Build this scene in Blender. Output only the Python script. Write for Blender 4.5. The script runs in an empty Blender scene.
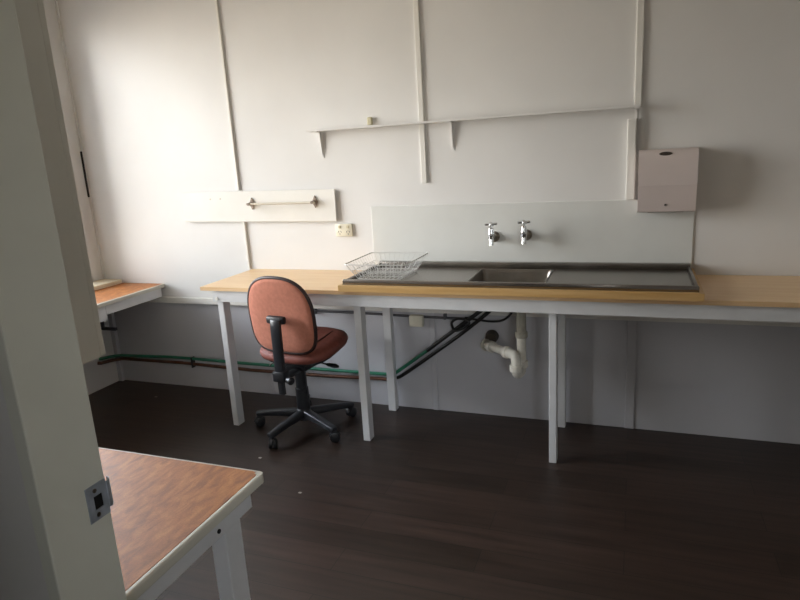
import bpy, bmesh, math, random
from mathutils import Vector, Matrix
random.seed(7)
S = bpy.context.scene
COL = S.collection
PI = math.pi

# ------------------------------------------------------------------ camera, world, light, exposure
YAW, PITCH, ROLL, CAM_Z, F_PX = 0.37045, 0.23567, -0.05947, 1.6111, 616.58
fw = Vector((-math.sin(YAW)*math.cos(PITCH), math.cos(YAW)*math.cos(PITCH), -math.sin(PITCH)))
rt = Vector((math.cos(YAW), math.sin(YAW), 0)); up = rt.cross(fw)
r2 = rt*math.cos(ROLL) + up*math.sin(ROLL); u2 = -rt*math.sin(ROLL) + up*math.cos(ROLL)
cam = bpy.data.cameras.new('camera'); camo = bpy.data.objects.new('camera', cam); COL.objects.link(camo)
M3 = Matrix((r2, u2, -fw)).transposed()
camo.matrix_world = Matrix.Translation((0, 0, CAM_Z)) @ M3.to_4x4()
cam.sensor_width = 36; cam.lens = F_PX/800*36; cam.clip_start = .02
S.camera = camo

S.view_settings.view_transform = 'Standard'; S.view_settings.look = 'None'
S.view_settings.gamma = 1; S.view_settings.use_curve_mapping = False
S.view_settings.exposure = 0.0
S.cycles.use_denoising = True
S.cycles.max_bounces = 10; S.cycles.diffuse_bounces = 6

W = bpy.data.worlds.new('overcast_sky'); S.world = W; W.use_nodes = True
wn, wl = W.node_tree.nodes, W.node_tree.links
bg = wn['Background']
tc = wn.new('ShaderNodeTexCoord'); sx = wn.new('ShaderNodeSeparateXYZ'); rp = wn.new('ShaderNodeValToRGB')
mp = wn.new('ShaderNodeMapRange'); mp.inputs[1].default_value = -1; mp.inputs[2].default_value = 1
wl.new(tc.outputs['Generated'], sx.inputs[0]); wl.new(sx.outputs['Z'], mp.inputs[0]); wl.new(mp.outputs[0], rp.inputs[0])
e = rp.color_ramp.elements
e[0].position = 0.0; e[0].color = (.3, .26, .2, 1)
e[1].position = 1.0; e[1].color = (1.7, 1.9, 2.2, 1)
for p, c in ((.47, (.5, .44, .35, 1)), (.53, (1.02, 1.0, .95, 1)), (.68, (1.2, 1.32, 1.48, 1))):
    n = e.new(p); n.color = c
wl.new(rp.outputs[0], bg.inputs[0]); bg.inputs[1].default_value = 12.3

WIN_Y0, WIN_Y1, WIN_Z0, WIN_Z1 = 1.30, 3.32, .82, 2.6
XL, YB, XR, YN, ZC = -3.735, 3.4815, 2.90, .75, 2.85     # left, back, right, near wall, ceiling
pl = bpy.data.lights.new('window_daylight', 'AREA'); pl.shape = 'RECTANGLE'
pl.size = WIN_Y1-WIN_Y0; pl.size_y = WIN_Z1-WIN_Z0; pl.cycles.is_portal = True
po = bpy.data.objects.new('window_daylight', pl); COL.objects.link(po)
po.location = (XL-.14, (WIN_Y0+WIN_Y1)/2, (WIN_Z0+WIN_Z1)/2)
po.rotation_euler = (PI/2, 0, -PI/2)          # shines along +X into the room

CX0, CX1, CZ0, CZ1 = .80, 1.85, 1.05, 2.3        # unseen corridor window behind the camera, added to brighten door frame and desk
pl = bpy.data.lights.new('added_corridor_daylight', 'AREA'); pl.shape = 'RECTANGLE'; pl.size = CX1-CX0; pl.size_y = CZ1-CZ0; pl.cycles.is_portal = True
po = bpy.data.objects.new('added_corridor_daylight', pl); COL.objects.link(po)
po.location = ((CX0+CX1)/2, -1.69, (CZ0+CZ1)/2); po.rotation_euler = (PI/2, 0, 0)
po.rotation_euler = Vector((0, 1, 0)).to_track_quat('-Z', 'Z').to_euler()
sl = bpy.data.lights.new('bright_low_sky', 'SUN'); sl.energy = 2.9; sl.angle = math.radians(38); sl.color = (1, .965, .90)
so = bpy.data.objects.new('bright_low_sky', sl); COL.objects.link(so); so.location = (-8, -1, 3)
so.rotation_euler = Vector((2, 1.05, -.32)).to_track_quat('-Z', 'Y').to_euler()

# ------------------------------------------------------------------ materials
def lin(h):
    c = [int(h[i:i+2], 16)/255 for i in (0, 2, 4)]
    return tuple(x/12.92 if x <= .04045 else ((x+.055)/1.055)**2.4 for x in c)
def mat(name, hexc, rough=.5, metal=0, var=.06, scale=6, bump=0.0, stretch=(1, 1, 1), spec=.5, hex2=None, detail=3, bscale=None):
    m = bpy.data.materials.new(name); m.use_nodes = True
    N, L = m.node_tree.nodes, m.node_tree.links
    b = N['Principled BSDF']; b.inputs['Roughness'].default_value = rough; b.inputs['Metallic'].default_value = metal
    b.inputs['Specular IOR Level'].default_value = spec
    c = lin(hexc); c2 = lin(hex2) if hex2 else tuple(x*(1-var*2) for x in c)
    t = N.new('ShaderNodeTexCoord'); mpn = N.new('ShaderNodeMapping'); mpn.inputs['Scale'].default_value = stretch
    nz = N.new('ShaderNodeTexNoise'); nz.inputs['Scale'].default_value = scale; nz.inputs['Detail'].default_value = detail
    r = N.new('ShaderNodeValToRGB'); r.color_ramp.elements[0].position = .35; r.color_ramp.elements[1].position = .65
    r.color_ramp.elements[0].color = (*c2, 1); r.color_ramp.elements[1].color = (*c, 1)
    L.new(t.outputs['Object'], mpn.inputs[0]); L.new(mpn.outputs[0], nz.inputs[0]); L.new(nz.outputs[0], r.inputs[0])
    L.new(r.outputs[0], b.inputs['Base Color'])
    if bump:
        bn = N.new('ShaderNodeBump'); bn.inputs['Strength'].default_value = bump; bn.inputs['Distance'].default_value = .004
        n2 = N.new('ShaderNodeTexNoise'); n2.inputs['Scale'].default_value = bscale or scale*12
        L.new(mpn.outputs[0], n2.inputs[0]); L.new(n2.outputs[0], bn.inputs['Height']); L.new(bn.outputs[0], b.inputs['Normal'])
    return m
m_wall = mat('painted_wall', 'dddcda', .55, var=.025, scale=2.2, bump=.08)
m_low = mat('painted_lower_wall', 'c2c2c6', .55, var=.03, scale=2.5, bump=.08)
m_trim = mat('white_gloss_trim', 'e2e0da', .4, var=.02)
m_white = mat('white_paint', 'd9dadb', .42, var=.03, scale=9)
m_cupb = mat('white_cupboard_paint', 'dcdbd2', .5, var=.02)
m_jamb = mat('door_frame_paint', 'dfe0d5', .45, var=.03)
m_cream = mat('cream_paint', 'e0d3b8', .5, var=.05)
m_edge = mat('cream_edging', 'd6d3c6', .5, var=.05)
m_ceil = mat('ceiling_paint', 'e4e2dc', .8, var=.02)
m_maple = mat('pale_maple_laminate', 'e0c096', .38, var=.06, scale=5, stretch=(.6, 9, 9), hex2='d8b486')
m_board = mat('pale_timber_board', 'd6b078', .42, var=.08, scale=4, stretch=(.5, 10, 10), hex2='c99f62')
m_splash = mat('splashback_panel', 'd6d7d3', .18, var=.015)
m_steel = mat('brushed_stainless', '8d8781', .24, 1, var=.05, scale=20, stretch=(1, 12, 12))
m_steel2 = mat('bowl_stainless', '8b8680', .3, 1, var=.08, scale=10)
m_chrome = mat('chrome', 'd6d8da', .1, 1, var=.01)
m_dchrome = mat('tarnished_flange', '948b7e', .35, 1, var=.2, scale=60)
m_zinc = mat('zinc_plate', 'b4bcc8', .5, .45, var=.12, scale=40)
m_wire = mat('coated_wire', 'cdcdca', .4, 0, var=.05)
m_pvc = mat('white_pvc', 'd8d4c8', .35, var=.06, scale=25)
m_pvc2 = mat('stained_pvc', 'aaa596', .4, var=.12, scale=25)
m_black = mat('black_plastic', '1b1c1f', .42, var=.1, scale=30)
m_black2 = mat('worn_black_plastic', '26272b', .36, var=.1, scale=30)
m_cable = mat('black_cable', '141414', .45, var=.1)
m_cond = mat('grey_conduit', '58585c', .5, var=.1)
m_green = mat('green_pipe', '2f7d60', .4, var=.1, scale=8)
m_copper = mat('copper_pipe', '6e4b39', .45, .4, var=.2, scale=14)
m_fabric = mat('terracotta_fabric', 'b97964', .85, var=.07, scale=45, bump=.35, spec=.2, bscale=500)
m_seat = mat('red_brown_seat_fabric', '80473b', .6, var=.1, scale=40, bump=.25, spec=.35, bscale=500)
m_piping = mat('dark_piping', '2c1714', .5, var=.1)
m_plate = mat('cream_plastic', 'dfdac6', .35, var=.03)
m_plate2 = mat('cream_plastic_rocker', 'c6bd9d', .35, var=.03)
m_disp = mat('dispenser_enamel', 'd2c6c2', .35, var=.02)
m_disp_shade = mat('dispenser_shaded_enamel', 'cbc0bd', .35, var=.02)  # darker copy of the enamel imitating shade on the curved lower front, unassigned
m_badge = mat('dark_badge', '4b4238', .5, var=.3, scale=150)
m_hole = mat('dark_recess', '0b0a0a', .8, var=.1)
m_brown = mat('brown_wood', '7b4f36', .5, var=.1)
m_bronze = mat('bronze_holder', '9a8a7b', .45, .2, var=.15, scale=80)
m_rod = mat('cream_rod', 'cdc5b6', .4, var=.05)
m_fleck = mat('paper_scrap', 'b8b4ab', .8)

def wood_top():
    m = bpy.data.materials.new('orange_brown_laminate'); m.use_nodes = True
    N, L = m.node_tree.nodes, m.node_tree.links; b = N['Principled BSDF']; b.inputs['Roughness'].default_value = .48
    t = N.new('ShaderNodeTexCoord'); mpn = N.new('ShaderNodeMapping'); mpn.inputs['Scale'].default_value = (11, 4, 1); mpn.inputs['Rotation'].default_value = (0, 0, .35)
    n = N.new('ShaderNodeTexNoise'); n.inputs['Scale'].default_value = 4.2; n.inputs['Detail'].default_value = 6; n.inputs['Distortion'].default_value = .5
    r = N.new('ShaderNodeValToRGB'); e = r.color_ramp.elements
    e[0].position = .33; e[0].color = (*lin('975d33'), 1); e[1].position = .68; e[1].color = (*lin('c2834a'), 1)
    q = e.new(.5); q.color = (*lin('b06f3c'), 1)
    n2 = N.new('ShaderNodeTexNoise'); n2.inputs['Scale'].default_value = 260; n2.inputs['Detail'].default_value = 2
    mx = N.new('ShaderNodeMix'); mx.data_type = 'RGBA'; mx.blend_type = 'OVERLAY'; mx.inputs[0].default_value = .3
    L.new(t.outputs['Object'], mpn.inputs[0]); L.new(mpn.outputs[0], n.inputs[0]); L.new(n.outputs[0], r.inputs[0])
    L.new(t.outputs['Object'], n2.inputs[0])
    L.new(r.outputs[0], mx.inputs[6]); L.new(n2.outputs[0], mx.inputs[7]); L.new(mx.outputs[2], b.inputs['Base Color'])
    return m
m_orange = wood_top()

def floor_mat():
    m = bpy.data.materials.new('dark_plank_vinyl'); m.use_nodes = True
    N, L = m.node_tree.nodes, m.node_tree.links; b = N['Principled BSDF']
    t = N.new('ShaderNodeTexCoord'); br = N.new('ShaderNodeTexBrick')
    br.inputs['Scale'].default_value = 1; br.inputs['Brick Width'].default_value = 1.1; br.inputs['Row Height'].default_value = .145
    br.inputs['Mortar Size'].default_value = .0015; br.inputs['Bias'].default_value = 0
    br.inputs['Color1'].default_value = (*lin('3d2f28'), 1); br.inputs['Color2'].default_value = (*lin('2f241d'), 1); br.inputs['Mortar'].default_value = (*lin('17120f'), 1)
    mpn = N.new('ShaderNodeMapping'); mpn.inputs['Scale'].default_value = (.7, 11, 1)
    n = N.new('ShaderNodeTexNoise'); n.inputs['Scale'].default_value = 3; n.inputs['Detail'].default_value = 5
    mx = N.new('ShaderNodeMix'); mx.data_type = 'RGBA'; mx.blend_type = 'MULTIPLY'; mx.inputs[0].default_value = .75
    r = N.new('ShaderNodeValToRGB'); r.color_ramp.elements[0].position = .3; r.color_ramp.elements[0].color = (.42, .39, .37, 1); r.color_ramp.elements[1].position = .7; r.color_ramp.elements[1].color = (1.15, 1.1, 1.06, 1)
    L.new(t.outputs['Object'], br.inputs[0]); L.new(t.outputs['Object'], mpn.inputs[0]); L.new(mpn.outputs[0], n.inputs[0]); L.new(n.outputs[0], r.inputs[0])
    L.new(br.outputs[0], mx.inputs[6]); L.new(r.outputs[0], mx.inputs[7]); L.new(mx.outputs[2], b.inputs['Base Color'])
    b.inputs['Roughness'].default_value = .38; b.inputs['Specular IOR Level'].default_value = .5
    bn = N.new('ShaderNodeBump'); bn.inputs['Strength'].default_value = .15; bn.inputs['Distance'].default_value = .003
    L.new(n.outputs[0], bn.inputs['Height']); L.new(bn.outputs[0], b.inputs['Normal'])
    return m
m_floor = floor_mat()

def glass_mat():
    m = bpy.data.materials.new('window_glass'); m.use_nodes = True
    N, L = m.node_tree.nodes, m.node_tree.links
    for n in list(N):
        if n.type != 'OUTPUT_MATERIAL': N.remove(n)
    o = [n for n in N if n.type == 'OUTPUT_MATERIAL'][0]
    tr = N.new('ShaderNodeBsdfTransparent'); gl = N.new('ShaderNodeBsdfGlossy'); gl.inputs['Roughness'].default_value = .02
    fr = N.new('ShaderNodeFresnel'); fr.inputs[0].default_value = 1.45; mx = N.new('ShaderNodeMixShader')
    L.new(fr.outputs[0], mx.inputs[0]); L.new(tr.outputs[0], mx.inputs[1]); L.new(gl.outputs[0], mx.inputs[2]); L.new(mx.outputs[0], o.inputs[0])
    return m
m_glass = glass_mat()

# ------------------------------------------------------------------ mesh helpers
class MB:
    def __init__(s): s.bm = bmesh.new(); s.o = Vector((0, 0, 0))
    def box(s, a, b, bev=0.0, rot=None, seg=2):
        a, b = Vector(a), Vector(b)
        r = bmesh.ops.create_cube(s.bm, size=1)
        c, d = (a+b)/2, b-a
        for v in r['verts']: v.co = Vector((v.co.x*d.x, v.co.y*d.y, v.co.z*d.z))
        if bev:
            es = list({e for v in r['verts'] for e in v.link_edges})
            q = bmesh.ops.bevel(s.bm, geom=es, offset=bev, segments=seg, affect='EDGES', profile=.5)
            vs = {v for v in q['verts']} | {v for v in r['verts'] if v.is_valid}
        else: vs = set(r['verts'])
        for v in vs:
            if rot is not None: v.co = rot @ v.co
            v.co += c
        return s
    def tube(s, pts, r, n=12, caps=True, closed=False):
        pts = [Vector(p) for p in pts]; rs = r if isinstance(r, (list, tuple)) else [r]*len(pts)
        rings = []; prev = None; k = len(pts)
        for i, p in enumerate(pts):
            if closed: t = (pts[(i+1) % k]-pts[i-1])
            else: t = pts[min(i+1, k-1)]-pts[max(i-1, 0)]
            t.normalize()
            if prev is None:
                a = Vector((0, 0, 1)) if abs(t.z) < .9 else Vector((1, 0, 0))
                u = t.cross(a).normalized()
            else:
                u = prev - t*prev.dot(t)
                u = u.normalized() if u.length > 1e-6 else t.orthogonal().normalized()
            prev = u; w = t.cross(u)
            rings.append([s.bm.verts.new(p+(u*math.cos(j*2*PI/n)+w*math.sin(j*2*PI/n))*rs[i]) for j in range(n)])
        m = k if closed else k-1
        for i in range(m):
            A, B = rings[i], rings[(i+1) % k]
            for j in range(n): s.bm.faces.new((A[j], A[(j+1) % n], B[(j+1) % n], B[j]))
        if caps and not closed:
            s.bm.faces.new(rings[0][::-1]); s.bm.faces.new(rings[-1])
        return s
    def cyl(s, a, b, r, r2=None, n=24):
        return s.tube([a, b], [r, r if r2 is None else r2], n)
    def rings(s, rings, cap=True):
        R = [[s.bm.verts.new(p) for p in rg] for rg in rings]; n = len(R[0])
        for i in range(len(R)-1):
            for j in range(n): s.bm.faces.new((R[i][j], R[i][(j+1) % n], R[i+1][(j+1) % n], R[i+1][j]))
        if cap: s.bm.faces.new(R[0][::-1]); s.bm.faces.new(R[-1])
        return s
    def prism(s, poly, vec):
        vec = Vector(vec); A = [s.bm.verts.new(p) for p in poly]; B = [s.bm.verts.new(Vector(p)+vec) for p in poly]
        n = len(A); s.bm.faces.new(A[::-1]); s.bm.faces.new(B)
        for j in range(n): s.bm.faces.new((A[j], A[(j+1) % n], B[(j+1) % n], B[j]))
        return s
    def frame(s, o, i, z0, z1, bev=0):
        # rectangular slab o=(x0,x1,y0,y1) with a rectangular hole i
        def lp(r, z): return [s.bm.verts.new(q) for q in ((r[0], r[2], z), (r[1], r[2], z), (r[1], r[3], z), (r[0], r[3], z))]
        ot, it, ob, ib = lp(o, z1), lp(i, z1), lp(o, z0), lp(i, z0)
        for k in range(4):
            j = (k+1) % 4
            for f in ((ot[k], ot[j], it[j], it[k]), (ob[j], ob[k], ib[k], ib[j]), (ob[k], ob[j], ot[j], ot[k]), (ib[j], ib[k], it[k], it[j])): s.bm.faces.new(f)
        return s
    def build(s, name, m, parent=None, smooth=False, origin=None):
        bm = s.bm; bmesh.ops.recalc_face_normals(bm, faces=bm.faces)
        me = bpy.data.meshes.new(name)
        if origin is not None:
            for v in bm.verts: v.co -= Vector(origin)
        bm.to_mesh(me); bm.free()
        o = bpy.data.objects.new(name, me); COL.objects.link(o)
        for x in (m if isinstance(m, list) else [m]): me.materials.append(x)
        if origin is not None: o.location = origin
        if parent is not None: o.parent = parent
        if smooth:
            for p in me.polygons: p.use_smooth = True
            if smooth != 'all':
                try: me.set_sharp_from_angle(angle=math.radians(40))
                except Exception: pass
        return o
def tag(o, label=None, cat=None, group=None, kind=None):
    if label: o['label'] = label
    if cat: o['category'] = cat
    if group: o['group'] = group
    if kind: o['kind'] = kind
    return o
def empty(name, loc, label, cat, group=None, rz=0):
    o = bpy.data.objects.new(name, None); COL.objects.link(o); o.empty_display_size = .1
    o.location = loc; o.rotation_euler = (0, 0, rz)
    return tag(o, label, cat, group)
class T:
    """a thing at a base point; parts are written in world coordinates and moved under the Empty"""
    def __init__(s, name, loc, label, cat, group=None): s.loc = Vector(loc); s.e = empty(name, loc, label, cat, group)
    def part(s, mb, name, m, smooth=False, label=None):
        for v in mb.bm.verts: v.co -= s.loc
        o = mb.build(name, m, s.e, smooth)
        if label: o['label'] = label
        return o
    def sub(s, mb, name, m, parent, smooth=False, label=None):
        for v in mb.bm.verts: v.co -= s.loc
        o = mb.build(name, m, parent, smooth)
        if label: o['label'] = label
        return o
def copy_tree(o, parent=None):
    c = o.copy(); COL.objects.link(c)
    if parent is not None: c.parent = parent
    for ch in [x for x in COL.objects if x.parent == o]: copy_tree(ch, c)
    return c
def struct(mb, name, m, parent=None):
    o = mb.build(name, m, parent)
    if parent is None: o['kind'] = 'structure'
    return o
def arc(c, r, a0, a1, ax, ay, n=8):
    c = Vector(c); ax = Vector(ax); ay = Vector(ay)
    return [c+(ax*math.cos(a0+(a1-a0)*i/n)+ay*math.sin(a0+(a1-a0)*i/n))*r for i in range(n+1)]
def smooth_path(pts, n=8):
    P = [Vector(p) for p in pts]; out = []
    for i in range(len(P)-1):
        p0 = P[max(i-1, 0)]; p1 = P[i]; p2 = P[i+1]; p3 = P[min(i+2, len(P)-1)]
        for k in range(n):
            t = k/n
            out.append(.5*((2*p1)+(p2-p0)*t+(2*p0-5*p1+4*p2-p3)*t*t+(3*p1-p0-3*p2+p3)*t**3))
    out.append(P[-1]); return out

# ------------------------------------------------------------------ the room
struct(MB().box((XL-.15, -1.6, -.1), (XR+.15, YB+.15, 0)), 'floor', m_floor)
struct(MB().box((XL-.15, -1.6, ZC), (XR+.15, YB+.15, ZC+.1)), 'ceiling', m_ceil)
RAIL0, RAIL1 = .645, .688
b = MB().box((XL-.15, YB, RAIL0), (XR+.15, YB+.15, ZC)); struct(b, 'wall_back', m_wall)
b = MB().box((XL-.15, YB, 0), (XR+.15, YB+.15, RAIL0)); struct(b, 'wall_back_lower', m_low)
b = MB().box((XL-.15, -1.6, 0), (XL, WIN_Y0, ZC)).box((XL-.15, WIN_Y1, 0), (XL, YB, ZC))
b.box((XL-.15, WIN_Y0, 0), (XL, WIN_Y1, WIN_Z0)).box((XL-.15, WIN_Y0, WIN_Z1), (XL, WIN_Y1, ZC)); struct(b, 'wall_left', m_wall)
struct(MB().box((XR, -1.6, 0), (XR+.15, YB, ZC)), 'wall_right', m_wall)
DX0, DX1, DH = -.89, .42, 2.1            # the doorway the camera looks through
b = MB().box((XL, YN-.12, 0), (DX0-.03, YN, ZC)).box((DX1+.03, YN-.12, 0), (XR, YN, ZC)).box((DX0-.03, YN-.12, DH+.03), (DX1+.03, YN, ZC))
struct(b, 'wall_front', m_wall)
b = MB().box((XL, -1.7, 0), (CX0, -1.6, ZC)).box((CX1, -1.7, 0), (XR, -1.6, ZC)).box((CX0, -1.7, 0), (CX1, -1.6, CZ0)).box((CX0, -1.7, CZ1), (CX1, -1.6, ZC)); struct(b, 'wall_corridor', m_wall)
w = MB()
for a, c in (((CX0, -1.68, CZ0), (CX1, -1.64, CZ0+.05)), ((CX0, -1.68, CZ1-.05), (CX1, -1.64, CZ1)), ((CX0, -1.68, CZ0+.05), (CX0+.05, -1.64, CZ1-.05)), ((CX1-.05, -1.68, CZ0+.05), (CX1, -1.64, CZ1-.05))): w.box(a, c, .004)
wo2 = struct(w, 'added_window_2', m_trim)  # frame of the added corridor opening that lets in fill light
MB().box((CX0+.05, -1.663, CZ0+.05), (CX1-.05, -1.657, CZ1-.05)).build('window_pane', m_glass, wo2)
b = MB().box((DX0-.03, YN-.125, 0), (DX0, YN+.004, DH), .003).box((DX1, YN-.125, 0), (DX1+.03, YN+.004, DH), .003).box((DX0-.03, YN-.125, DH), (DX1+.03, YN+.004, DH+.03), .003)
struct(b, 'door_1', m_jamb)
# window in the left wall
w = MB(); y0, y1, z0, z1 = WIN_Y0, WIN_Y1, WIN_Z0, WIN_Z1; xa, xb = XL-.125, XL-.075
for a, c in (((xa, y0, z0), (xb, y1, z0+.05)), ((xa, y0, z1-.05), (xb, y1, z1)), ((xa, y0, z0+.05), (xb, y0+.05, z1-.05)), ((xa, y1-.05, z0+.05), (xb, y1, z1-.05)),
             ((xa, (y0+y1)/2-.025, z0+.05), (xb, (y0+y1)/2+.025, z1-.05))): w.box(a, c, .004)
wo = struct(w, 'window_1', m_trim)
g = MB().box((XL-.103, y0+.05, z0+.05), (XL-.097, (y0+y1)/2-.025, z1-.05)); g.build('window_pane', m_glass, wo)
g = MB().box((XL-.103, (y0+y1)/2+.025, z0+.05), (XL-.097, y1-.05, z1-.05)); g.build('window_pane', m_glass, wo)
MB().box((XL-.15, y0-.04, z0-.03), (XL+.03, y1+.04, z0), .004).build('window_sill', m_trim, wo)
# wall battens over the sheet joints, the rail between upper and lower sheets
def trim(n, a, c, m=m_trim, bev=.003): return struct(MB().box(a, c, bev), 'trim_%d' % n, m)
trim(1, (-2.449, YB-.013, 1.425), (-2.431, YB, ZC))
trim(2, (-2.435, YB-.012, .902), (-2.418, YB, 1.222))
trim(3, (-1.168, YB-.014, 1.425), (-1.136, YB, ZC))
trim(4, (-.018, YB-.014, 1.76), (.016, YB, ZC))
trim(5, (XL, YB-.028, RAIL0), (XR, YB, RAIL1), m_trim)
trim(6, (-1.165, YB-.008, 0), (-1.13, YB, RAIL0), m_low)
trim(7, (-.02, YB-.008, 0), (.03, YB, RAIL0), m_low)
trim(8, (-2.375, YB-.006, 0), (-2.345, YB, RAIL0), m_low)
trim(9, (XL, YB-.03, 0), (XL+.04, YB, .62), m_low)
trim(10, (XL, YB-.012, .78), (XL+.014, YB, ZC), m_wall)

trim(11, (XL, YB-.020, 1.42), (XL+.012, YB-.012, 1.745), m_hole, 0)
# ------------------------------------------------------------------ strike plate in the door frame
t = T('strike_plate', (DX0, .73, 1.03), 'zinc strike plate with a square latch hole set in the white door frame', 'strike plate')
p = MB(); x0, x1 = DX0, DX0+.002
def ring4(x, r): return [p.bm.verts.new(q) for q in ((x, r[0], r[2]), (x, r[1], r[2]), (x, r[1], r[3]), (x, r[0], r[3]))]
O_, I_ = (.708, .752, .998, 1.066), (.722, .741, 1.018, 1.044)
q0, q1, q2, q3 = ring4(x1, O_), ring4(x1, I_), ring4(x0, O_), ring4(x0, I_)
for k in range(4):
    j = (k+1) % 4
    for f in ((q0[k], q0[j], q1[j], q1[k]), (q2[k], q2[j], q3[j], q3[k]), (q0[k], q0[j], q2[j], q2[k]), (q1[k], q1[j], q3[j], q3[k])): p.bm.faces.new(f)
# curved lip over the room-side edge of the frame
lip = [(DX0+.002, .752), (DX0+.001, .758), (DX0-.004, .764), (DX0-.012, .767)]
lo = [(Vector((x, y, 1.008)), Vector((x, y, 1.060))) for x, y in lip]
for i in range(3):
    (a, bb), (c, d) = lo[i], lo[i+1]; off = Vector((.0016, .0012, 0))
    V = [p.bm.verts.new(q) for q in (a, c, d, bb, a+off, c+off, d+off, bb+off)]
    for f in ((0, 1, 2, 3), (7, 6, 5, 4), (0, 4, 5, 1), (1, 5, 6, 2), (2, 6, 7, 3), (3, 7, 4, 0)): p.bm.faces.new([V[k] for k in f])
t.part(p, 'plate', m_zinc)
t.part(MB().box((x0, .7222, 1.0182), (x0+.0006, .7408, 1.0438)), 'latch_hole', m_hole, label='dark square latch hole')
for z in (1.008, 1.055): t.part(MB().cyl((x0, .726, z), (x0+.0032, .726, z), .0042, n=14), 'screw', m_dchrome)

# ------------------------------------------------------------------ long bench with the sink
TZ, TF, TX0, TX1 = .9, 2.922, -2.402, 1.62
t = T('work_bench', ((TX0+TX1)/2, 3.2, 0), 'long maple-topped bench on white timber legs along the back wall', 'bench')
HOLE = (-.802, -.403, 2.983, 3.367)
t.part(MB().frame((TX0, TX1, TF, YB-.001), HOLE, TZ-.022, TZ), 'bench_top', m_maple)
t.part(MB().box((-2.335, TF+.018, .808), (TX1, TF+.043, TZ-.022), .002), 'front_apron', m_white)
t.part(MB().box((-2.335, TF+.043, .808), (-2.31, YB-.03, TZ-.022), .002), 'side_apron', m_white)
def leg(x0, x1, y0, y1, zt=.808): t.part(MB().box((x0, y0, 0), (x1, y1, zt), .003), 'leg', m_white)
leg(-2.324, -2.284, 2.966, 3.03, .877)
leg(-1.430, -1.388, 2.968, 3.03, .877); leg(-1.443, -1.392, 3.40, 3.452, .877)
leg(-.379, -.341, 2.968, 3.02, .877); leg(-.383, -.342, 3.40, 3.45, .877)
t.part(MB().cyl((-2.305, 2.9345, .826), (-2.305, 2.941, .826), .011, n=14), 'bolt_cap', m_trim)
for x in (-1.405, -.361): t.part(MB().box((x-.012, 3.02, .83), (x+.012, 3.41, .876), .002), 'cross_rail', m_white)

t = tag(MB().frame((-1.478, .295, 2.898, YB-.008), HOLE, TZ, .934).build('timber_board', m_board, origin=(-.6, 3.2, TZ)),
        'pale timber board lying on the long bench beneath the steel sink', 'board')

# steel sink top
SX0, SX1, SY0, SY1, SZ = -1.462, .276, 2.922, 3.468, .934
t = T('sink', (-.6, 3.2, SZ), 'stainless steel sink top with two drainers and one small bowl', 'sink')
BX0, BX1, BY0, BY1 = -.80, -.405, 2.985, 3.365
d = MB().frame((SX0, SX1, SY0, SY1), (BX0, BX1, BY0, BY1), SZ, SZ+.004)
dr = t.part(d, 'drainer', m_steel)
t.part(MB().box((SX0, SY0, SZ+.001), (SX1, SY0+.02, SZ+.028), .006).box((SX0, SY0+.018, SZ+.001), (SX0+.016, SY1, SZ+.022), .005).box((SX1-.016, SY0+.018, SZ+.001), (SX1, SY1, SZ+.022), .005), 'rim', m_steel, True)
t.part(MB().box((SX0, SY1-.036, SZ), (SX1, SY1+.004, SZ+.03), .004), 'back_upstand', m_steel2, True)
bw = MB(); D_ = .15
def rr(x0, x1, y0, y1, z, r, n=5):
    o = []
    for cx, cy, a in ((x1-r, y1-r, 0), (x0+r, y1-r, PI/2), (x0+r, y0+r, PI), (x1-r, y0+r, 1.5*PI)):
        for i in range(n+1): o.append((cx+r*math.cos(a+i*PI/2/n), cy+r*math.sin(a+i*PI/2/n), z))
    return o
rg = [rr(BX0-.004, BX1+.004, BY0-.004, BY1+.004, SZ+.0055, .012), rr(BX0+.003, BX1-.003, BY0+.003, BY1-.003, SZ+.0055, .02), rr(BX0+.008, BX1-.008, BY0+.008, BY1-.008, SZ-.01, .03),
      rr(BX0+.016, BX1-.016, BY0+.016, BY1-.016, SZ-D_+.03, .04), rr(BX0+.04, BX1-.04, BY0+.04, BY1-.04, SZ-D_, .04)]
bw.rings(rg, cap=False); V = list(bw.bm.verts)[-len(rg[0]):]; bw.bm.faces.new(V)
bo = t.part(bw, 'bowl', m_steel2, True); bo.modifiers.new('thickness', 'SOLIDIFY').thickness = -.0012
t.part(MB().tube([(-.553+.032*math.cos(a*PI/10), 3.2+.032*math.sin(a*PI/10), SZ-D_+.003) for a in range(20)], .005, 8, closed=True).cyl((-.553, 3.2, SZ-D_), (-.553, 3.2, SZ-D_+.002), .028), 'waste_outlet', m_chrome, True)

# splashback
tag(MB().box((-1.505, YB-.006, .935), (.285, YB, 1.297), .002).build('splashback', m_splash, origin=(-.61, YB, .935)), 'pale grey splashback panel on the wall behind the sink', 'splashback')

# dish rack of wire
t = T('dish_rack', (-1.29, 3.13, SZ+.004), 'white wire dish rack on the left drainer of the sink', 'dish rack')
RZ, rb = 1.036, SZ+.016
top = rr(-1.462, -1.105, 2.955, 3.345, RZ, .02, 4); bot = rr(-1.41, -1.16, 3.00, 3.30, rb, .02, 4)
t.part(MB().tube(top, .003, 8, closed=True), 'top_rim', m_wire, True)
bs = MB().tube(bot, .0024, 8, closed=True)
mid = [tuple((Vector(a)+Vector(c))/2) for a, c in zip(top, bot)]
bs.tube(mid, .0018, 6, closed=True)
def wall_wires(n, A, B, C, Dp):
    for k in range(n):
        f = (k+.5)/n; bs.tube([Vector(A).lerp(Vector(B), f), Vector(C).lerp(Vector(Dp), f)], .0013, 6)
T0 = [(-1.462, 2.955, RZ), (-1.105, 2.955, RZ), (-1.105, 3.345, RZ), (-1.462, 3.345, RZ)]
B0 = [(-1.41, 3.0, rb), (-1.16, 3.0, rb), (-1.16, 3.3, rb), (-1.41, 3.3, rb)]
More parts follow.
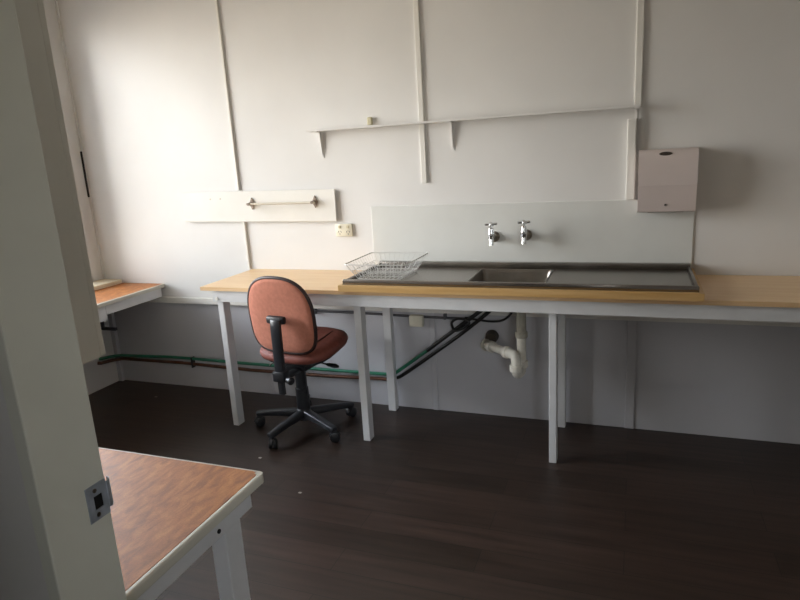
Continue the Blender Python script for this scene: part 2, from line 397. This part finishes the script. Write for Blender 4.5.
for i, n in ((0, 11), (1, 12), (2, 11), (3, 12)): wall_wires(n, T0[i], T0[(i+1) % 4], B0[i], B0[(i+1) % 4])
for k in range(9):
    x = -1.39+k*.026; bs.tube([(x, 3.0, rb), (x, 3.3, rb)], .0013, 6)
for y in (3.08, 3.15, 3.22): bs.tube([(-1.41, y, rb-.002), (-1.16, y, rb-.002)], .002, 6)
t.part(bs, 'wire_basket', m_wire)
for k in range(6):
    x = -1.40+k*.045
    t.part(MB().tube(smooth_path([(x, 3.06, rb), (x, 3.07, rb+.06), (x, 3.10, rb+.07), (x, 3.13, rb+.06), (x, 3.14, rb)], 4), .0018, 6), 'plate_divider', m_wire, True)
for x in (-1.40, -1.17):
    for y in (3.02, 3.28): t.part(MB().cyl((x, y, SZ+.0025), (x, y, rb), .006, n=10), 'foot', m_wire)

# taps: wall flange, body, spout, cross handle
def make_tap(x, z, label):
    t = T('tap', (x, YB-.006, z), label, 'tap', 'chrome wall taps over the sink')
    yb = YB-.006
    t.part(MB().cyl((x, yb, z), (x, yb-.012, z), .031, .029).cyl((x, yb-.012, z), (x, yb-.03, z), .024, .019), 'flange', m_dchrome, True, label='dull tarnished wall flange')
    y = yb-.088; zf = z; z = z+.022
    t.part(MB().cyl((x, yb-.028, zf), (x, y, z-.006), .0125).tube([(x, y, z-.022), (x, y, z-.012), (x, y, z+.01), (x, y, z+.02), (x, y, z+.036), (x, y, z+.04)], [.014, .017, .0185, .016, .015, .010], 16), 'tap_body', m_chrome, True)
    t.part(MB().tube([(x, y, z-.02), (x, y-.002, z-.035), (x, y-.004, z-.053), (x, y-.004, z-.058)], [.013, .0125, .0135, .014], 16), 'spout', m_chrome, True)
    h = MB().cyl((x, y, z+.038), (x, y, z+.062), .006, n=12)
    for a in (0.5, 0.5+PI/2):
        dx, dy = math.cos(a)*.034, math.sin(a)*.034
        h.tube([(x-dx, y-dy, z+.06), (x-dx*.85, y-dy*.85, z+.06), (x, y, z+.06), (x+dx*.85, y+dy*.85, z+.06), (x+dx, y+dy, z+.06)], [.0065, .007, .0045, .007, .0065], 10)
    h.tube([(x, y, z+.056), (x, y, z+.066), (x, y, z+.071)], [.012, .011, .006], 14)
    t.part(h, 'cross_handle', m_chrome, True)
    return t.e
tap = make_tap(-.747, 1.108, 'chrome wall tap above the sink bowl, the one nearer the dish rack')
c = copy_tree(tap); c.location.x += .182; c.location.z += .008; c['label'] = 'chrome wall tap above the sink bowl, the one nearer the towel dispenser'

# drain trap below the sink
t = T('drain_trap', (-.59, 3.2, .37), 'white plastic drain trap under the sink running into the wall', 'pipe')
ix, iy = -.553, 3.20; rx_, ry_ = -.570, 3.125
t.part(MB().cyl((ix, iy, SZ-D_-.001), (ix, iy, .60), .026), 'tail_pipe', m_pvc2, True, label='stained grey-white tail pipe')
t.part(MB().tube([(ix, iy, .632), (ix, iy, .628), (ix, iy, .605), (ix, iy, .60)], [.031, .034, .034, .031], 20), 'slip_nut', m_pvc2, True)
t.part(MB().cyl((ix, iy, .605), (ix, iy, .45), .025), 'inlet_pipe', m_pvc, True)
dv = Vector((rx_-ix, ry_-iy, 0)); ln_ = dv.length; dn = dv.normalized(); cc = Vector((ix, iy, .445))+dv/2
t.part(MB().tube(arc(cc, ln_/2, PI, 2*PI, dn, (0, 0, 1), 12), .027, 18), 'return_bend', m_pvc, True)
for X, Y in ((ix, iy), (rx_, ry_)): t.part(MB().tube([(X, Y, .432), (X, Y, .436), (X, Y, .464), (X, Y, .468)], [.031, .035, .035, .031], 20), 'slip_nut', m_pvc, True)
A_ = Vector((rx_, ry_, .52)); B_ = Vector((-.80, YB-.05, .468)); wd = (B_-A_).normalized(); L_ = (B_-A_).length
pth = [Vector((rx_, ry_, .46)), Vector((rx_, ry_, .48))]+[Vector((rx_, ry_, .48))*(1-f)**2+Vector((rx_, ry_, .522))*2*f*(1-f)+(A_+wd*.045)*f*f for f in [i/8 for i in range(1, 9)]]+[A_+wd*.10]
t.part(MB().tube(pth, .027, 18), 'elbow', m_pvc, True)
t.part(MB().cyl(A_+wd*.095, B_, .023), 'outlet_pipe', m_pvc, True)
for s_ in (.11, L_-.07): t.part(MB().tube([A_+wd*(s_-.02), A_+wd*(s_-.015), A_+wd*(s_+.012), A_+wd*(s_+.017)], [.03, .034, .034, .03], 20), 'slip_nut', m_pvc, True)
t.part(MB().tube([B_-wd*.012, B_-wd*.006, B_+wd*.008, B_+wd*.012], [.03, .036, .036, .03], 20), 'end_collar', m_pvc2, True)
t.part(MB().cyl((-.775, YB, .512), (-.775, YB-.045, .505), .040, .034, 24), 'wall_flange', m_badge, True, label='dark flange where the outlet enters the wall')

# ------------------------------------------------------------------ pipes and cables on the lower wall
yp = YB-.022
t = T('water_pipe', (-2.4, yp, .222), 'green pipe along the foot of the back wall, climbing to the sink', 'pipe')
t.part(MB().tube([(XL+.002, 3.305, .232), (XL+.02, 3.32, .23), (XL+.022, 3.38, .222), (XL+.035, 3.43, .215), (XL+.08, yp, .212), (-3.2, yp, .228), (-3.0, yp, .228), (-2.5, yp, .223), (-1.9, yp, .222), (-1.5, yp-.003, .224)]+smooth_path([(-1.43, yp-.01, .228), (-1.39, yp-.012, .248), (-1.171, yp-.014, .411)], 6), .011, 10), 'green_run', m_green, True)
t.part(MB().tube(smooth_path([(-1.178, yp-.014, .405), (-1.0, yp-.02, .545), (-.85, yp-.022, .66), (-.74, yp-.02, .745), (-.69, yp-.02, .79)], 6), .0125, 10), 'black_hose', m_cable, True, label='black rising end of the green pipe')
t = T('copper_pipe', (-2.4, yp, .176), 'brown copper pipe just beneath the green pipe on the back wall', 'pipe')
t.part(MB().tube([(XL+.002, 3.285, .203), (XL+.02, 3.30, .20), (XL+.022, 3.38, .19), (XL+.035, 3.43, .183), (XL+.08, yp, .184), (-3.1, yp, .19), (-2.5, yp, .176), (-1.9, yp, .178), (-1.46, yp, .19)], .012, 10), 'copper_run', m_copper, True)
t.part(MB().tube(smooth_path([(-1.47, yp, .19), (-1.40, yp-.006, .205), (-1.33, yp-.012, .245), (-1.105, yp-.016, .412), (-.95, yp-.02, .53), (-.80, yp-.022, .655), (-.70, yp-.02, .75), (-.66, yp-.02, .79)], 6), .0115, 10), 'black_hose', m_cable, True, label='black rising end of the copper pipe')
def clip(x, z0, z1): return tag(MB().box((x-.006, YB-.037, z0), (x+.006, YB, z1), .003).build('pipe_clip', m_black, origin=(x, YB, z0)), None, 'pipe clip')
for x, lb in ((-3.0, 'dark pipe clip on the two wall pipes, between the corner and the first bench leg'), (-2.19, 'dark pipe clip on the two wall pipes, behind the office chair')):
    tag(clip(x, .16, .24), lb)
tag(MB().tube(smooth_path([(-1.0, YB-.055, .56), (-1.005, YB-.06, .60), (-.97, YB-.06, .625), (-.92, YB-.058, .62), (-.90, YB-.056, .60), (-.93, YB-.058, .575), (-.975, YB-.06, .55), (-1.0, YB-.055, .56)], 6), .008, 8).build('cable_loop', m_cable, origin=(-.95, YB-.05, .55), smooth=True), 'black cable loop tied round the two rising hoses under the sink', 'cable')
tag(MB().tube(smooth_path([(-.93, YB-.04, .628), (-.86, YB-.036, .618), (-.78, YB-.034, .61), (-.71, YB-.034, .618), (-.66, YB-.034, .655), (-.62, YB-.034, .73), (-.60, YB-.034, .79)], 6), .0065, 8).build('power_cable', m_cable, origin=(-.8, YB-.03, .62), smooth=True), 'thin black cable curving up beside the drain under the sink', 'cable')
t = T('surface_conduit', (-1.6, YB, .62), 'dark conduit on the wall just under the white rail, with a cream box', 'conduit')
t.part(MB().tube([(-2.3, YB-.011, .627), (-1.7, YB-.011, .625), (-1.25, YB-.011, .615), (-.93, YB-.011, .612)], .008, 10), 'conduit_tube', m_cond, True)
for x in (-1.95, -1.06): t.part(MB().box((x-.008, YB-.026, .605), (x+.008, YB, .64), .002), 'saddle', m_cond)
t.part(MB().box((-1.285, YB-.045, .556), (-1.197, YB, .628), .008), 'junction_box', m_plate, True, label='cream plastic junction box')

# ------------------------------------------------------------------ things on the back wall
SHZ = 1.757
t = T('wall_shelf', (-.92, YB, SHZ), 'narrow white wall shelf on three small brackets', 'shelf')
t.part(MB().box((-1.86, YB-.085, SHZ), (.012, YB-.0145, SHZ+.012), .002), 'shelf_board', m_wall)
for x, zb in ((-1.803, 1.60), (-.975, 1.60), (-.006, 1.615)):
    y_ = YB if x < -.5 else YB-.0145
    k = MB().prism([(x-.008, y_-.004, zb), (x+.009, y_-.004, zb), (x+.012, y_-.004, SHZ), (x-.012, y_-.004, SHZ)], (0, .004, 0))
    k.prism([(x-.004, y_-.003, zb+.005), (x-.004, y_-.003, SHZ-.003), (x-.004, YB-.03, SHZ-.003), (x-.004, YB-.028, SHZ-.02), (x-.004, y_-.012, zb+.04)], (.008, 0, 0))
    k.box((x-.012, YB-.08, SHZ-.004), (x+.012, y_-.003, SHZ))
    t.part(k, 'bracket', m_wall)
tag(MB().box((-1.486, YB-.022, 1.774), (-1.455, YB, 1.818), .006).build('wall_hook', m_plate2, origin=(-1.47, YB, 1.774)), 'small cream block on the wall just above the shelf', 'hook')
tag(MB().box((-.047, YB-.03, 1.2975), (-.004, YB, 1.705), .004).build('cable_trunking', m_trim, origin=(-.025, YB, 1.3)), 'white vertical cable trunking beside the paper towel dispenser', 'trunking')

# rail board
t = T('towel_rail', (-2.32, YB, 1.32), 'white backing board with a cream hanging rod on two holders', 'towel rail')
RM = Matrix.Rotation(.013, 3, 'Y')
t.part(MB().box((-2.893, YB-.022, 1.219), (-1.733, YB-.0145, 1.419), .003, RM).box((-2.87, YB-.0145, 1.25), (-2.47, YB, 1.39), 0, RM).box((-2.38, YB-.0145, 1.25), (-1.76, YB, 1.38), 0, RM), 'backing_board', m_trim)
for x in (-2.335, -1.872):
    k = MB().prism([(x-.019, YB-.022, 1.338), (x, YB-.022, 1.300), (x+.019, YB-.022, 1.338), (x, YB-.022, 1.376)], (0, -.008, 0))
    k.tube([(x, YB-.03, 1.338), (x, YB-.06, 1.338), (x, YB-.074, 1.338)], [.012, .01, .009], 12)
    t.part(k, 'rod_holder', m_bronze)
t.part(MB().cyl((-2.352, YB-.062, 1.338), (-1.858, YB-.062, 1.336), .0075, n=12), 'rod', m_rod, True)
for x in (-2.66, -2.58): t.part(MB().cyl((x, YB-.0215, 1.375), (x, YB-.0235, 1.375), .006, n=12), 'screw', m_rod)

# double power outlet
t = T('power_outlet', (-1.69, YB, 1.155), 'cream double power outlet on the wall below the towel rail', 'power outlet')
ox0, ox1, oz0, oz1 = -1.75, -1.637, 1.117, 1.195
t.part(MB().box((ox0, YB-.016, oz0), (ox1, YB, oz1), .004), 'face_plate', m_plate, True)
for x in (ox0+.028, ox1-.028):
    t.part(MB().box((x-.008, YB-.021, oz1-.027), (x+.008, YB-.015, oz1-.009), .002), 'rocker_switch', m_plate2)
    for dx, a in ((-.009, .5), (.009, -.5)): t.part(MB().box((x+dx-.0014, YB-.0166, oz0+.024), (x+dx+.0014, YB-.0155, oz0+.036), rot=Matrix.Rotation(a, 3, 'Y')), 'socket_slot', m_hole)
    t.part(MB().box((x-.0014, YB-.0166, oz0+.009), (x+.0014, YB-.0155, oz0+.020)), 'socket_slot', m_hole)

# towel dispenser
t = T('towel_dispenser', (.145, YB, 1.24), 'white paper towel dispenser with a curved lower front on the back wall', 'dispenser')
dx0, dx1 = .012, .281
def prof(pts, x0, x1): return [(x0, y, z) for y, z in pts]
Yf = lambda d_: YB-d_
up_ = [(Yf(0), 1.375), (Yf(.120), 1.375), (Yf(.121), 1.42), (Yf(.119), 1.47), (Yf(.114), 1.512), (Yf(.106), 1.534), (Yf(.09), 1.546), (Yf(0), 1.548)]
lo_ = [(Yf(.0065), 1.238), (Yf(.085), 1.238), (Yf(.091), 1.242), (Yf(.099), 1.27), (Yf(.108), 1.31), (Yf(.116), 1.35), (Yf(.120), 1.3748), (Yf(.0065), 1.3748)]
t.part(MB().prism(prof(up_, dx0, dx1), (dx1-dx0, 0, 0)), 'cover', m_disp, True)
t.part(MB().prism(prof(lo_, dx0, dx1), (dx1-dx0, 0, 0)), 'lower_front', m_disp, True)
t.part(MB().box((dx0+.05, YB-.07, 1.235), (dx1-.05, YB-.03, 1.2385)), 'towel_slot', m_hole)
bd = MB(); cz, cx = 1.526, .135
bd.rings([[(cx+.032*math.cos(a*PI/12), Yf(.103), cz+.010*math.sin(a*PI/12)) for a in range(24)], [(cx+.030*math.cos(a*PI/12), Yf(.1125), cz+.009*math.sin(a*PI/12)) for a in range(24)]])
t.part(bd, 'badge', m_badge, label='dark oval badge')
t.part(MB().cyl((.142, Yf(.1035), 1.275), (.142, Yf(.096), 1.275), .005, n=12), 'lock', m_badge, label='small dark lock')

# ------------------------------------------------------------------ left bench along the left wall
BZ, BXF = .782, -3.168
t = T('side_bench', (-3.46, 2.6, BZ), 'low bench with orange-brown top and white apron along the left wall', 'bench')
t.part(MB().box((XL+.002, 1.6, BZ-.022), (BXF-.018, YB-.001, BZ), .001), 'bench_top', m_orange)
t.part(MB().box((BXF-.018, 1.6, BZ-.026), (BXF, YB-.001, BZ), .003), 'edge_strip', m_edge)
t.part(MB().box((BXF-.035, 2.935, BZ-.088), (BXF-.012, YB-.03, BZ-.026), .002).box((BXF-.035, 1.62, BZ-.122), (BXF-.012, 2.935, BZ-.026), .002), 'front_apron', m_white)
t.part(MB().box((-3.26, YB-.06, BZ-.075), (-3.225, YB-.029, BZ-.022), .002), 'wall_cleat', m_brown)
t.part(MB().box((XL+.002, 3.36, .44), (XL+.15, 3.385, .462), .003).box((XL+.002, 3.36, .462), (XL+.03, 3.385, BZ-.022), .003), 'support_bracket', m_cond, label='dark support bracket against the left wall')
tag(MB().box((XL+.002, 2.2, BZ), (XL+.185, YB-.014, BZ+.03), .004).build('timber_plank', m_cream, origin=(-3.65, 2.8, BZ)), 'cream painted plank lying on the low side bench against the left wall', 'plank')

# ------------------------------------------------------------------ front desk beside the doorway
DZ = .77
t = T('desk', (-1.6, 1.0, 0), 'orange-brown topped desk with cream edging beside the doorway, nearest the camera', 'desk')
dxr, dyb, dxl, dyf = -.955, 1.302, -2.45, YN+.01
c_ = .02
poly = [(dxl, dyf, DZ-.02), (dxr, dyf, DZ-.02), (dxr, dyb-c_, DZ-.02), (dxr-c_*.3, dyb-c_*.3, DZ-.02), (dxr-c_, dyb, DZ-.02), (dxl, dyb, DZ-.02)]
t.part(MB().prism(poly, (0, 0, .02)), 'desk_top', m_orange)
es = MB().box((dxr, dyf, DZ-.028), (dxr+.016, dyb-.008, DZ+.0005), .005).box((dxl, dyb, DZ-.028), (dxr-.004, dyb+.006, DZ+.0005), .002)
es.prism([(dxr-.008, dyb-.012, DZ-.028), (dxr+.0155, dyb-.012, DZ-.028), (dxr+.011, dyb+.001, DZ-.028), (dxr-.004, dyb+.0055, DZ-.028)], (0, 0, .0283))
t.part(es, 'edge_strip', m_edge)
t.part(MB().box((-.985, dyf+.02, .685), (-.962, 1.262, DZ-.0285), .002), 'side_apron', m_white)
t.part(MB().box((dxl+.03, 1.238, .685), (-.985, 1.26, DZ-.0285), .002), 'back_apron', m_white)
for x in (-1.036, dxl+.04):
    for y in (1.165, dyf+.03): t.part(MB().box((x, y, 0), (x+.05, y+.07, DZ-.0285), .003), 'leg', m_white)
t.part(MB().cyl((-.9622, 1.115, .705), (-.959, 1.115, .705), .006, n=12), 'screw', m_hole)

# ------------------------------------------------------------------ wall cupboard over the desk
t = T('wall_cupboard', (-1.6, .92, 1.172), 'white wall cupboard hanging over the desk beside the door frame', 'cupboard')
t.part(MB().box((-2.05, YN+.001, 1.172), (-1.192, 1.062, 2.02), .002), 'carcass', m_cupb)
for x0, x1 in ((-2.048, -1.623), (-1.619, -1.194)):
    dd = t.part(MB().box((x0, 1.063, 1.174), (x1, 1.080, 2.018), .002), 'door', m_cupb)
    xk = x1-.03 if x0 < -2 else x0+.03
    t.sub(MB().tube([(xk, 1.08, 1.24), (xk, 1.09, 1.24), (xk, 1.10, 1.24), (xk, 1.106, 1.24)], [.006, .006, .013, .008], 14), 'knob', m_chrome, dd, True)

# ------------------------------------------------------------------ office chair
CH = empty('office_chair', (-1.855, 3.05, 0), 'terracotta fabric office chair on a black five-star base at the bench', 'chair', rz=math.radians(-7))
def cp(mb, name, m, parent=CH, smooth=True, label=None):
    o = mb.build(name, m, parent, smooth)
    if label: o['label'] = label
    return o
base_rot = math.radians(7)
b = MB().tube([(0, 0, .055), (0, 0, .06), (0, 0, .115), (0, 0, .128), (0, 0, .132)], [.03, .045, .046, .04, .034], 24)
for k in range(5):
    a = math.radians(188+72*k)+base_rot; d = Vector((math.cos(a), math.sin(a), 0)); n = Vector((-d.y, d.x, 0))
    rg = []
    for r, zt, h, w_ in ((.025, .125, .055, .028), (.07, .122, .05, .027), (.16, .114, .042, .025), (.26, .103, .036, .023), (.305, .098, .034, .022), (.315, .094, .022, .016)):
        ps = []
        for i in range(12):
            t_ = 2*PI*i/12; cx, cy = math.cos(t_), math.sin(t_)
            ps.append(d*r+n*(w_*math.copysign(abs(cx)**.6, cx))+Vector((0, 0, zt-h/2+h/2*math.copysign(abs(cy)**.6, cy))))
        rg.append(ps)
    b.rings(rg)
cp(b, 'star_base', m_black2)
for k in range(5):
    a = math.radians(188+72*k)+base_rot; d = Vector((math.cos(a), math.sin(a), 0))
    sw = a+random.uniform(.4, 1.4); f = Vector((math.cos(sw), math.sin(sw), 0)); ax = Vector((-f.y, f.x, 0)); P_ = d*.29; C_ = P_+f*.012+Vector((0, 0, .0302))
    cs = cp(MB().cyl(P_+Vector((0, 0, .045)), P_+Vector((0, 0, .075)), .008, n=12).tube(arc(C_, .027, .15, PI-.15, f, (0, 0, 1), 10), .009, 8), 'caster', m_black)
    for s_ in (-1, 1): cp(MB().tube([C_+ax*(s_*.005), C_+ax*(s_*.007), C_+ax*(s_*.020), C_+ax*(s_*.022)], [.026, .030, .030, .026], 20), 'wheel', m_black, cs)
cp(MB().tube([(0, 0, .13), (0, 0, .132), (0, 0, .26), (0, 0, .262), (0, 0, .40)], [.034, .041, .039, .034, .034], 24), 'column', m_black)
cp(MB().box((-.085, -.10, .395), (.085, .10, .435), .012).box((-.05, -.19, .385), (.05, -.08, .42), .01), 'mechanism', m_black)
cp(MB().tube(smooth_path([(.04, .02, .41), (.09, .03, .41), (.135, .03, .405)], 4), .005, 8), 'lever', m_chrome, label='steel lever arm').name
lv = cp(MB().tube([(.125, .03, .406), (.14, .03, .405), (.185, .03, .402), (.21, .03, .40)], [.006, .011, .014, .007], 12), 'lever_paddle', m_black)
#, [.006, .011, .014, .007], 12), 'lever_paddle', m_black)
cp(MB().tube(smooth_path([(-.06, -.05, .42), (-.14, -.07, .425), (-.19, -.08, .415), (-.205, -.085, .40)], 4), .0045, 8), 'tilt_lever', m_chrome, label='bent steel tilt lever on the left')
# cushions
def se(th, p):
    c, s = math.cos(th), math.sin(th)
    return math.copysign(abs(c)**(2/p), c), math.copysign(abs(s)**(2/p), s)
NS = 48
def seat_h(x, y): return .525 + .10*y + .35*max(0, abs(x)-.12)**2 - .9*max(0, y-.16)**2 - .25*max(0, .10-abs(x))*0
rings = []
for ins, z in ((.20, -.038), (.10, -.04), (.03, -.036), (.008, -.026), (0, -.008), (.004, .008), (.014, .022), (.035, .032), (.07, .036), (.12, .034), (.17, .033)):
    rg = []
    for i in range(NS):
        cx, cy = se(2*PI*i/NS, 3.0)
        x, y = cx*(.240-ins), cy*(.228-ins)+.015
        x *= 1.0-.06*(y/.22)
        rg.append((x, y, seat_h(x, y)+z))
    rings.append(rg)
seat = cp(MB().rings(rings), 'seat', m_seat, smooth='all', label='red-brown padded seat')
sm = MB()
for x in (-.11, 0, .11):
    sm.tube([(x, y, seat_h(x, y)+.0345) for y in [(-.15+.03*i) for i in range(11)]], .0035, 6)
cp(sm, 'seam', m_piping, seat)
rg2 = []
for ins, z in ((.16, -.062), (.06, -.06), (.03, -.05), (.022, -.036)):
    rg2.append([(x*(1-.06*(y/.22)), y, seat_h(x, y)+z) for x, y in [(se(2*PI*i/NS, 3)[0]*(.232-ins), se(2*PI*i/NS, 3)[1]*(.225-ins)+.015) for i in range(NS)]])
cp(MB().rings(rg2), 'seat_pan', m_black, smooth='all')
# backrest : outline in (x, z), thickness along y, curved round the sitter, leaning a little
BH0, BH1 = .555, .988
def back_pt(u, v, dep):
    # u,v in -1..1 ; dep = distance in front of the rear surface
    z = (BH0+BH1)/2+v*(BH1-BH0)/2
    y = -.262 + .10*(u*.21)**2*4 + .02*math.cos(v*1.3)*0 + dep
    x = u*.219
    return x, y+.02*(1-v), z
def outline(th):
    c, s = math.cos(th), math.sin(th)
    p = 2.6 if s > 0 else 4.4
    u, v = math.copysign(abs(c)**(2/p), c), math.copysign(abs(s)**(2/p), s)
    return u*(1-.05*abs(v)**2 if v < 0 else 1-.03*v), v
rings = []
for ins, dep in ((.55, 0), (.3, 0), (.12, .002), (.05, .005), (.012, .014), (0, .025), (.01, .037), (.05, .048), (.12, .056), (.3, .062), (.55, .064)):
    rings.append([back_pt(u*(1-ins), v*(1-ins*.95), dep) for u, v in [outline(2*PI*i/NS) for i in range(NS)]])
back = cp(MB().rings(rings), 'backrest', m_fabric, smooth='all')
cp(MB().tube([back_pt(u*1.0, v*1.0, .02) for u, v in [outline(2*PI*i/64) for i in range(64)]], .0105, 10, closed=True), 'edge_trim', m_piping, back, label='dark brown edge trim round the backrest')
# back upright, its mount plate and the height knob
cp(MB().box((-.046, -.296, .738), (.074, -.262, .783), .013), 'mount_plate', m_black)
def bar(pts, hw, ht):
    rg = []
    for (x, y, z) in pts: rg.append([(x+a*hw, y+b_*ht, z) for a, b_ in ((-1, -.6), (-.7, -1), (.7, -1), (1, -.6), (1, .6), (.7, 1), (-.7, 1), (-1, .6))])
    return MB().rings(rg)
cp(bar([(.030, -.300, .768), (.030, -.304, .762), (.029, -.306, .72), (.022, -.298, .60), (.010, -.285, .48), (.006, -.28, .425)], .031, .014), 'upright', m_black2, smooth=True)
cp(bar([(.004, -.28, .43), (.004, -.278, .338), (.004, -.278, .331)], .021, .010), 'upright_tail', m_black, smooth=True)
cp(MB().box((-.036, -.302, .405), (.044, -.248, .468), .008).box((-.02, -.25, .41), (.03, -.14, .432), .006), 'height_block', m_black)
cp(MB().tube([(.04, -.285, .43), (.06, -.29, .427), (.068, -.292, .426), (.092, -.30, .424), (.096, -.301, .423)], [.007, .008, .02, .022, .016], 14), 'height_knob', m_black)

for ch in [o for o in COL.objects if o.parent == CH]:
    k_ = ch.name.split('.')[0]
    if k_ in ('seat', 'seat_pan', 'tilt_lever', 'lever', 'lever_paddle'): ch.location = (.05, 0, .012)
    elif k_ in ('mount_plate', 'upright', 'upright_tail', 'height_block', 'height_knob'): ch.location = (.078, 0, .006)
    elif k_ == 'backrest': ch.location = (.07, 0, .002)
    elif k_ == 'mechanism': ch.location = (.03, 0, .01)
# ------------------------------------------------------------------ scraps on the floor
def scrap(x, y, s_, label):
    o = MB().prism([(x-s_, y-.4*s_, .0005), (x+.7*s_, y-.6*s_, .0005), (x+s_, y+.5*s_, .0005), (x-.5*s_, y+.7*s_, .0005)], (0, 0, .002)).build('paper_scrap', m_fleck, origin=(x, y, .0005))
    tag(o, label, 'scrap', 'scraps on the dark floor')
scrap(-1.51, 2.366, .009, 'tiny pale scrap on the open floor right of the desk')
scrap(-1.913, 2.631, .009, 'tiny pale scrap on the floor just in front of the chair base')
scrap(-3.183, 3.241, .010, 'tiny pale scrap on the floor beneath the low side bench')
